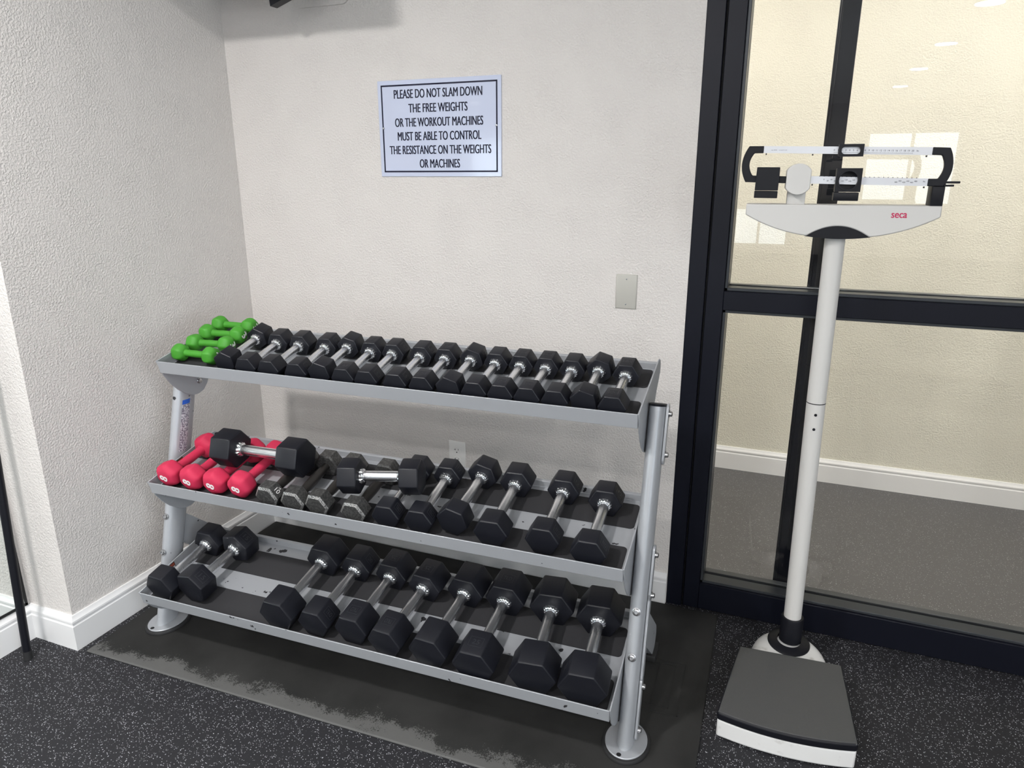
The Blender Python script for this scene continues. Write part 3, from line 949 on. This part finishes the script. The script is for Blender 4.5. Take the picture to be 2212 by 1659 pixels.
# ---- middle shelf, black rubber ones in the row: uf, ub, s0, s1, side, head, roll, marks, label
MID = [
    (.891, .883, .025, .295, .0455, .055, 0, [('front', 'right', 'TKO', False)], 'black rubber hex dumbbell under the right crossing one on middle shelf'),
    (.994, .986, .028, .298, .0458, .055, 0, [('front', 'right', 'TKO', False), ('back', 'right', '12', False)], 'black rubber hex dumbbell on middle shelf in front of the outlet'),
    (1.092, 1.098, .046, .322, .0490, .058, 15, [], 'tilted black rubber hex dumbbell on middle shelf with a corner up'),
    (1.214, 1.207, .028, .316, .0510, .062, 0, [], 'third black rubber hex dumbbell from right end of middle shelf'),
    (1.359, 1.355, .036, .312, .0495, .058, 0, [('front', 'right', 'TKO', False), ('back', 'right', '12', False)], 'second black rubber hex dumbbell from right end of middle shelf'),
    (1.489, 1.483, .018, .290, .0500, .058, 0, [('front', 'right', 'TKO', False), ('back', 'right', '12', False)], 'rightmost black rubber hex dumbbell on middle shelf'),
]
for uf, ub, s0, s1, sd, hh, roll, mk, lab in MID:
    n = sd * math.cos(math.radians(30 - abs(roll))) if roll else sd * COS30
    hex_dumbbell(lab, 'black dumbbells in the middle shelf row', place('mid', uf, s0, ub, s1, n + 0.0028, roll, 0), sd, hh, round(s1 - s0, 4), 0.0145, mk)
# the two lying across the others
hex_dumbbell('black rubber hex dumbbell lying crosswise over the pink ones', 'black dumbbells lying across the middle shelf',
             place('mid', .236, .141, .561, .146, .1150, 0, 0), .0620, .076, .325, 0.0160)
hex_dumbbell('black rubber hex dumbbell lying crosswise over the grey iron ones', 'black dumbbells lying across the middle shelf',
             place('mid', .719, .101, .957, .152, .1090, 0, 0), .0545, .060, .247, 0.0150)
# grey iron ones
IRN = [(.480, .487, .020, .262, [('front', 'right', '10', False)], 'old grey cast iron hex dumbbell on middle shelf with a white 10, next to pink'),
       (.5755, .5725, .018, .262, [], 'old grey cast iron hex dumbbell, second one right of the pink ones'),
       (.659, .665, .022, .264, [], 'old grey cast iron hex dumbbell under left head of the right crossing one'),
       (.7855, .788, .018, .262, [], 'old grey cast iron hex dumbbell, rightmost of the four grey ones')]
for uf, ub, s0, s1, mk, lab in IRN:
    sd = 0.0425
    t = hex_dumbbell(lab, 'old grey iron dumbbells', place('mid', uf, s0, ub, s1, sd * COS30 + 0.0028, 0, 0), sd, .047, round(s1 - s0, 4), 0.0150, (), True, 'iron_dumbbell')
    if mk:
        hd = [c for c in t.children if c.name.startswith('head')][0]
        an = math.radians(150)
        nrm = Vector((0, math.cos(an), math.sin(an))); up = Vector((1, 0, 0)); rt = up.cross(nrm)
        pieces = [('10', 0, 0.002, 0.017, 0.015), ('LB', 0, 0.0145, 0.008, 0.005)]
        me = text_mesh('', 0, 0, 0.0007, 0.0, WHITE, pieces)
        o = link('painted_number', me, hd)
        p = nrm * (sd * COS30 - 0.0002)
        o.matrix_local = Matrix(((rt.x, up.x, nrm.x, 0.022), (rt.y, up.y, nrm.y, p.y), (rt.z, up.z, nrm.z, p.z), (0, 0, 0, 1)))
        o['label'] = 'white painted 10'

# ---- low shelf: uf, ub, s0, s1, side, head, roll, marks, label
LOW = [
    (.100, .108, .020, .302, .0560, .063, 0, [], 'leftmost black rubber hex dumbbell on bottom shelf, flat beside end plate'),
    (.213, .236, .040, .304, .0590, .066, -16, [('front', 'right', '15', False), ('back', 'right', '15', False)], 'tilted black rubber hex dumbbell marked 15 at left of bottom shelf'),
    (.556, .568, .020, .342, .0620, .080, 0, [], 'black rubber hex dumbbell right of the empty gap on bottom shelf'),
    (.682, .690, .028, .340, .0545, .075, 0, [('front', 'right', 'TKO', False), ('back', 'right', '20', False)], 'second black rubber hex dumbbell right of the gap on bottom shelf'),
    (.808, .822, .034, .346, .0570, .082, 0, [('front', 'top', 'TKO', True), ('back', 'top', '25', True)], 'third black rubber hex dumbbell right of the gap on bottom shelf'),
    (.926, .951, .020, .332, .0570, .085, 0, [('front', 'top', 'TKO', True), ('back', 'top', '25', True)], 'fourth black rubber hex dumbbell right of the gap on bottom shelf'),
    (1.064, 1.083, .020, .346, .0610, .088, 0, [], 'fourth black rubber hex dumbbell from right end of bottom shelf'),
    (1.206, 1.209, .010, .346, .0630, .088, 0, [('front', 'top', '25', False), ('back', 'top', 'TKO', False)], 'black rubber hex dumbbell marked 25 on bottom shelf'),
    (1.373, 1.348, .018, .344, .0672, .084, 0, [], 'second black rubber hex dumbbell from right end of bottom shelf'),
    (1.509, 1.492, .018, .340, .0672, .084, 0, [('front', 'left', '30', False)], 'rightmost large black rubber hex dumbbell on bottom shelf'),
]
for uf, ub, s0, s1, sd, hh, roll, mk, lab in LOW:
    n = sd * math.cos(math.radians(30 - abs(roll))) if roll else sd * COS30
    hex_dumbbell(lab, 'large black dumbbells on the bottom shelf', place('low', uf, s0, ub, s1, n + 0.0028, roll, 0), sd, hh, round(s1 - s0, 4), 0.0155, mk)

# ---- vinyl and neoprene ones
def soft_dumbbell(name, label, group, mw, r, h, total, hr, m, digit, dsize, drot, ends=(-1,)):
    t = thing(name, label, 'dumbbell', group, mw)
    def fn():
        bm = bmesh.new()
        rings = []
        # softly rounded six-sided head, x from 0 (outer face) to h (inner)
        for x, k, q in ((0.0, 0.50, 0.9), (0.002, 0.68, 0.75), (0.006, 0.84, 0.6), (0.014, 0.97, 0.45), (0.022, 1.0, 0.4), (h - 0.020, 1.0, 0.4), (h - 0.012, 0.95, 0.5), (h - 0.005, 0.80, 0.7), (h, 0.55, 0.95)):
            rings.append(hexring(x, r * 1.10 * k, r * k * q * 0.75, k=5))
        loft(bm, rings)
        return mesh('head', bm, m, 70)
    me = cached(('soft', name, r, h), fn)
    for s in (-1, 1):
        hd = link('head', me, t)
        hd.matrix_local = Matrix.Translation((-total / 2, 0, 0)) if s < 0 else Matrix.Translation((total / 2, 0, 0)) @ Matrix.Rotation(PI, 4, 'Z')
        if s in ends:
            tm = cached(('digit', digit, dsize), lambda: text_mesh(digit, dsize * 0.55, dsize, 0.0008, 0.0012, WHITE))
            o = link('number', tm, hd)
            # figures on the outer face, which looks along local -X
            nrm = Vector((-1, 0, 0)); up = Matrix.Rotation(math.radians(drot), 3, 'X') @ Vector((0, 0, 1)); rt = up.cross(nrm)
            o.matrix_local = Matrix(((rt.x, up.x, nrm.x, -0.0003), (rt.y, up.y, nrm.y, 0), (rt.z, up.z, nrm.z, 0), (0, 0, 0, 1)))
            o['label'] = 'white ' + digit
    def fh():
        bm = bmesh.new()
        L = total - 2 * h + 0.012
        lathe(bm, [(hr * 1.25, -L / 2), (hr * 1.02, -L * 0.40), (hr, -L * 0.2), (hr * 1.04, 0), (hr, L * 0.2), (hr * 1.02, L * 0.40), (hr * 1.25, L / 2)], 'X', 24)
        return mesh('handle', bm, m, 70)
    link('handle', cached(('softh', name, total), fh), t)
    return t

GR = [(.058, .186, .080, .078, .0310, 20, 'frontmost small green dumbbell on top shelf, behind the front lip'),
      (.062, .187, .147, .154, .0350, -10, 'second small green dumbbell from the front, top shelf'),
      (.062, .188, .212, .216, .0420, 10, 'third small green dumbbell from the front, showing its white 3'),
      (.065, .190, .275, .276, .0460, 0, 'rearmost small green dumbbell on top shelf, next to the wall')]
for ul, ur, sl, sr, n, roll, lab in GR:
    ux, sx = (ur - ul), (sr - sl)
    L = math.hypot(ux, sx)
    ex = 0.023 / L
    t = soft_dumbbell('vinyl_dumbbell', lab, 'small green dumbbells', place('top', ul - ux * ex, sl - sx * ex, ur + ux * ex, sr + sx * ex, n + 0.0015, roll, 0),
                      0.0285, 0.048, 0.174, 0.0115, GREEN, '3', 0.024, 75, (1,))
PK = [(.083, .052, .090, .222, -22, 'leftmost pink dumbbell, against the end plate of middle shelf'),
      (.176, .053, .182, .225, -18, 'second pink dumbbell from the left on middle shelf'),
      (.269, .054, .274, .232, -15, 'third pink dumbbell from the left on middle shelf'),
      (.363, .059, .366, .236, 12, 'rightmost pink dumbbell, next to the grey iron ones')]
for uf, sf, ub, sb, roll, lab in PK:
    a, b = Vector((uf, sf)), Vector((ub, sb))
    d = (b - a).normalized() * 0.030
    a, b = a - d, b + d
    t = soft_dumbbell('neoprene_dumbbell', lab, 'pink dumbbells on the middle shelf', place('mid', a.x, a.y, b.x, b.y, 0.0455, roll, 0),
                      0.0410, 0.062, round((b - a).length, 4), 0.0150, PINK, '8', 0.030, -75 - roll, (-1,))

# ------------------------------------------------------------------ mechanical column scale
SC = Matrix.Translation((2.203, -0.165, 0)) @ Matrix.Rotation(math.radians(3.3), 4, 'Z')
t = thing('column_scale', 'white upright column weighing scale with black platform by the glass door', 'weighing scale', mw=SC)
CXc = -0.0185
def arc(p, q, bulge, n=16):
    """points from p to q along a circular-looking bow"""
    p, q = Vector(p), Vector(q)
    d = q - p
    nn = Vector((-d.y, d.x)).normalized()
    return [p + d * (k / n) + nn * bulge * (1 - (2 * k / n - 1) ** 2) for k in range(n + 1)]
# base: rounded tongue at the back, tapered pedestal under the platform, bowed front
def outline(grow=0.0):
    P = []
    P += [(-0.214 - grow, -0.425), (-0.163 - grow, -0.10)]
    P += [(0.135 + grow, -0.10), (0.142 + grow, -0.428)]
    return P
bm = bmesh.new()
front = [(p.x, p.y) for p in arc((0.142, -0.432), (-0.212, -0.425), 0.022)]
poly = [(-0.160, -0.112), (0.133, -0.112)] + front
prism(bm, poly, 2, 0.004, 0.0605)
b_ = [(p.x, p.y) for p in [Vector((-0.012 + 0.118 * math.cos(a), -0.075 + 0.150 * math.sin(a))) for a in np.linspace(PI, 0, 25)]]
bk = obj('base', bm, SCALEBASE, t, smooth=30)
bv = bk.modifiers.new('edge', 'BEVEL'); bv.width = 0.006; bv.segments = 3; bv.limit_method = 'ANGLE'
bm = bmesh.new()
rings = []
for z, k in ((0.004, 1.0), (0.045, 1.0), (0.055, 0.97), (0.062, 0.90), (0.066, 0.75)):
    rings.append([(-0.012 + 0.114 * k * math.cos(a), -0.100 + 0.165 * (k if math.sin(a) > 0 else 1) * math.sin(a) * (1 if math.sin(a) > 0 else 0.2), z) for a in np.linspace(0, 2 * PI, 48, endpoint=False)])
loft(bm, rings)
obj('rear_base', bm, SCALEBASE, t)
bm = bmesh.new()
front = [(p.x, p.y) for p in arc((0.143, -0.435), (-0.214, -0.428), 0.024)]
poly = [(-0.162, -0.108), (0.135, -0.108)] + front
prism(bm, poly, 2, 0.060, 0.087)
bm.normal_update()
for f in bm.faces:
    if abs(f.normal.z) < 0.5:
        f.material_index = 1
pf = obj('platform', bm, [SCALEMAT, BLACKP], t, smooth=30)
bv = pf.modifiers.new('edge', 'BEVEL'); bv.width = 0.007; bv.segments = 3; bv.limit_method = 'ANGLE'
# collar
bm = bmesh.new()
lathe(bm, [(0.064, 0.058), (0.064, 0.069), (0.061, 0.072), (0.036, 0.076), (0.036, 0.058)], n=40, M=Matrix.Translation((CXc + 0.008, -0.012, 0)) @ Matrix.Diagonal((1, 1.15, 1, 1)))
lathe(bm, [(0.0335, 0.07), (0.0345, 0.150), (0.0325, 0.156), (0.0255, 0.156), (0.0255, 0.07)], n=40, M=Matrix.Translation((CXc + 0.012, 0, 0)))
obj('collar', bm, BLACKP, t)
# column in two sections with a seam
bm = bmesh.new()
tube(bm, (CXc + 0.012, 0, 0.10), (CXc + 0.001, 0, 0.872), 0.0262, 40)
col = obj('column', bm, SCALEW, t)
bm = bmesh.new(); tube(bm, (CXc + 0.001, 0, 0.8715), (CXc + 0.001, 0, 0.8740), 0.0265, 40); obj('seam_ring', bm, BLACKP, col)
bm = bmesh.new(); tube(bm, (CXc + 0.001, 0, 0.873), (CXc - 0.004, 0, 1.40), 0.0262, 40); obj('upper_column', bm, SCALEW, t)
for z in (0.841, 0.797):
    bm = bmesh.new(); lathe(bm, [(0.0003, 0.0), (0.0042, 0.0), (0.004, 0.0012), (0.0003, 0.0016)], n=16, M=Matrix.Translation((CXc + 0.0015, -0.0262, z)) @ Matrix.Rotation(PI / 2, 4, 'X'))
    obj('screw', bm, BLACKP, col)
# boat-shaped head: outline in x,z
hx = -0.0235
poly = [(-0.2365 + hx, 1.432), (-0.2365 + hx, 1.404)]
poly += [(p.x, p.y) for p in arc((-0.2365 + hx, 1.404), (-0.076 + hx, 1.3505), -0.0085, 14)][1:]
poly += [(p.x, p.y) for p in arc((-0.076 + hx, 1.3505), (0.078 + hx, 1.3505), 0.027, 20)][1:]
poly += [(p.x, p.y) for p in arc((0.078 + hx, 1.3505), (0.2365 + hx, 1.404), -0.0085, 14)][1:]
poly += [(0.2365 + hx, 1.432)]
bm = bmesh.new(); prism(bm, poly, 1, -0.052, 0.040)
hd = obj('head_housing', bm, SCALEW, t, smooth=30)
bv = hd.modifiers.new('edge', 'BEVEL'); bv.width = 0.003; bv.segments = 2; bv.limit_method = 'ANGLE'
poly = [(p.x, p.y) for p in arc((-0.076 + hx, 1.352), (0.078 + hx, 1.352), 0.027, 20)]
poly += [(p.x, p.y) for p in arc((0.082 + hx, 1.350), (-0.080 + hx, 1.350), 0.006, 12)]
bm = bmesh.new(); prism(bm, poly, 1, -0.0495, 0.036); obj('arch_insert', bm, BLACKP, hd, smooth=30)
me = text_mesh('seca', 0.036, 0.0125, 0.0006, 0.0004, RED); o = link('logo', me, hd)
o.matrix_local = Matrix.Translation((0.1175, -0.0521, 1.4075)) @ Matrix.Rotation(PI / 2, 4, 'X')
o['label'] = 'red lettering'
# posts that carry the beam
bm = bmesh.new(); box(bm, (-0.157, -0.030, 1.430), (-0.111, 0.010, 1.47), 0.002, 2); post = obj('fulcrum_post', bm, SCALEW, t)
poly = []
for k in range(17):
    a = math.radians(35 + 110 * k / 16)
    poly.append((-0.1345 + 0.037 * math.cos(a), 1.497 + 0.040 * math.sin(a)))
for k in range(17):
    a = math.radians(215 + 110 * k / 16)
    poly.append((-0.1345 + 0.037 * math.cos(a), 1.497 + 0.040 * math.sin(a)))
bm = bmesh.new(); prism(bm, poly, 1, -0.062, 0.010); o = obj('fulcrum_disc', bm, SCALEW, t, smooth=25)
bv = o.modifiers.new('edge', 'BEVEL'); bv.width = 0.002; bv.segments = 2; bv.limit_method = 'ANGLE'
bm = bmesh.new(); box(bm, (0.184, -0.050, 1.430), (0.213, 0.004, 1.497), 0.003, 2); obj('right_post', bm, BLACKP, t)
bm = bmesh.new(); box(bm, (0.208, -0.056, 1.487), (0.2425, -0.048, 1.4925), 0.0015, 2); box(bm, (0.208, -0.056, 1.4795), (0.230, -0.048, 1.4845), 0.0015, 2); obj('pointer', bm, BLACKP, t)
# beam frame: black C-shaped ends
bm = bmesh.new()
poly = [(-0.228, 1.5815), (-0.265, 1.5815)] + [(p.x, p.y) for p in arc((-0.265, 1.5815), (-0.268, 1.4895), -0.014, 12)][1:] + [(-0.165, 1.4865), (-0.165, 1.5045), (-0.250, 1.5065)] + \
       [(p.x, p.y) for p in arc((-0.252, 1.508), (-0.250, 1.5635), 0.010, 12)] + [(-0.228, 1.5635)]
prism(bm, poly, 1, -0.056, -0.044)
fr = obj('left_beam_end', bm, BLACKP, t, smooth=30)
bv = fr.modifiers.new('edge', 'BEVEL'); bv.width = 0.0015; bv.segments = 2; bv.limit_method = 'ANGLE'
bm = bmesh.new()
poly = [(0.170, 1.5740), (0.209, 1.5725)] + [(p.x, p.y) for p in arc((0.209, 1.5725), (0.206, 1.480), 0.013, 12)][1:] + [(0.170, 1.4805), (0.170, 1.4985), (0.192, 1.4985)] + \
       [(p.x, p.y) for p in arc((0.192, 1.4985), (0.193, 1.5545), -0.009, 12)] + [(0.170, 1.5555)]
prism(bm, poly, 1, -0.056, -0.044)
fr = obj('right_beam_end', bm, BLACKP, t, smooth=30)
bv = fr.modifiers.new('edge', 'BEVEL'); bv.width = 0.0015; bv.segments = 2; bv.limit_method = 'ANGLE'
def slant_bar(bm, x0, z0a, z0b, x1, z1a, z1b, y0, y1):
    prism(bm, [(x0, z0a), (x1, z1a), (x1, z1b), (x0, z0b)], 1, y0, y1)
bm = bmesh.new(); slant_bar(bm, -0.230, 1.5640, 1.5815, 0.172, 1.5550, 1.5740, -0.0545, -0.0455); ub = obj('upper_beam', bm, BEAM, t, smooth=0)
bm = bmesh.new(); slant_bar(bm, -0.104, 1.4860, 1.5050, 0.172, 1.4805, 1.4990, -0.0545, -0.0455); lb = obj('lower_beam', bm, BEAM, t, smooth=0)
bm = bmesh.new()
for x, z in ((-0.221, 1.563), (-0.106, 1.5605), (0.159, 1.5545), (-0.099, 1.485), (0.164, 1.4795)):
    box(bm, (x - 0.0015, -0.053, z - 0.004), (x + 0.0015, -0.047, z))
obj('stop_pin', bm, BLACKP, t, smooth=0)
# printed figures
zu = lambda x: 1.5695 + (x + 0.05) * (-0.0207)
pc = []
for k in range(21):
    x = -0.0555 + k * 0.00908
    pc.append((str(k), x, zu(x), None, 0.0042))
pc.append(('lbs', 0.137, zu(0.137), None, 0.0034))
pc.append(('max. 500 lbs', -0.202, zu(-0.2) - 0.0015, 0.014, 0.0022)); pc.append(('not legal for trade', -0.180, zu(-0.18) - 0.0015, 0.020, 0.0022))
me = text_mesh('', 0, 0, 0.0003, 0, INK, pc)
bm = bmesh.new(); bm.from_mesh(me)
for k in range(101):
    x = -0.0555 + k * 0.001816
    box(bm, (x - 0.0002, zu(x) - 0.0072, 0), (x + 0.0002, zu(x) - (0.0052 if k % 5 else 0.0045), 0.0003))
o = link('upper_figures', mesh('upper_figures', bm, INK, 0), ub)
o.matrix_local = Matrix.Translation((0, -0.0545, 0)) @ Matrix.Rotation(PI / 2, 4, 'X')
zl = lambda x: 1.4965 + (x + 0.07) * (-0.0199)
pc = []
for k in range(25):
    if k in range(9, 19):
        continue
    x = -0.072 + k * 0.00895
    pc.append((str(20 * k), x, zl(x) - (0.003 if k % 2 else 0.0), None, 0.0034))
pc.append(('lbs', 0.162, zl(0.162), None, 0.0034))
me = text_mesh('', 0, 0, 0.0003, 0, INK, pc)
bm = bmesh.new(); bm.from_mesh(me)
for k in range(22):
    x = -0.083 + k * 0.0108
    box(bm, (x - 0.0012, zl(x) + 0.0072, 0), (x + 0.0012, zl(x) + 0.0088, 0.0003))
o = link('lower_figures', mesh('lower_figures', bm, INK, 0), lb)
o.matrix_local = Matrix.Translation((0, -0.0545, 0)) @ Matrix.Rotation(PI / 2, 4, 'X')
# fixed counterweight on the left
bm = bmesh.new(); prism(bm, [(-0.242, 1.468), (-0.183, 1.468), (-0.1825, 1.5275), (-0.2405, 1.5280)], 1, -0.066, -0.030); prism(bm, [(-0.2425, 1.4485), (-0.183, 1.4480), (-0.183, 1.4665), (-0.2425, 1.4668)], 1, -0.064, -0.030)
o = obj('counterweight', bm, BLACKP, t, smooth=0); bv = o.modifiers.new('edge', 'BEVEL'); bv.width = 0.0015; bv.segments = 2

def window_block(name, outer, inner, y0, y1, parent=t):
    """a frame with a hole: outer and inner loops with the same number of points"""
    bm = bmesh.new()
    n = len(outer)
    L = [[bm.verts.new((x, y, z)) for x, z in loop] for loop in (outer, inner) for y in (y0, y1)]
    of, ob_, inf, inb = L
    for i in range(n):
        j = (i + 1) % n
        for a, b in ((of, inf), (ob_, inb), (of, ob_), (inf, inb)):
            bm.faces.new((a[i], a[j], b[j], b[i]))
    return obj(name, bm, BLACKP, parent, smooth=30)
def sq(x0, x1, z0, z1, n=48, k=0.06):
    """superellipse-like rectangle sampled by angle"""
    out = []
    cx, cz, a, b = (x0 + x1) / 2, (z0 + z1) / 2, (x1 - x0) / 2, (z1 - z0) / 2
    for i in range(n):
        t_ = 2 * PI * i / n
        c, s = math.cos(t_), math.sin(t_)
        m = max(abs(c), abs(s))
        q = (c / m, s / m)
        lim = 1.0
        out.append((cx + a * q[0] * lim, cz + b * q[1] * lim))
    return out
circ = lambda cx, cz, r, n=48: [(cx + r * math.cos(2 * PI * i / n), cz + r * math.sin(2 * PI * i / n)) for i in range(n)]
def stadium(cx, cz, a, r, n=48):
    out = []
    for i in range(n):
        t_ = 2 * PI * i / n
        c, s = math.cos(t_), math.sin(t_)
        out.append((cx + (a - r) * (1 if c > 1e-6 else (-1 if c < -1e-6 else 0)) + r * c, cz + r * s))
    return out
sl = window_block('large_slider', sq(-0.0445, 0.0165, 1.4655, 1.5245), circ(-0.0145, 1.4945, 0.0225), -0.068, -0.056)
window_block('window_rim', circ(-0.0145, 1.4945, 0.0265), circ(-0.0145, 1.4945, 0.0225), -0.070, -0.066, sl)
bm = bmesh.new(); box(bm, (-0.0455, -0.066, 1.4430), (0.0145, -0.034, 1.4640), 0.0015, 2); box(bm, (-0.044, -0.044, 1.466), (0.016, -0.036, 1.524), 0.001, 1); obj('slider_weight', bm, BLACKP, sl)
window_block('small_slider', sq(-0.0460, 0.0130, 1.5530, 1.5835), stadium(-0.0168, 1.5680, 0.0225, 0.0092), -0.066, -0.055)
bm = bmesh.new(); box(bm, (-0.058, -0.056, 1.5490), (-0.040, -0.044, 1.5560), 0.001, 1); obj('slider_stop', bm, BLACKP, t)
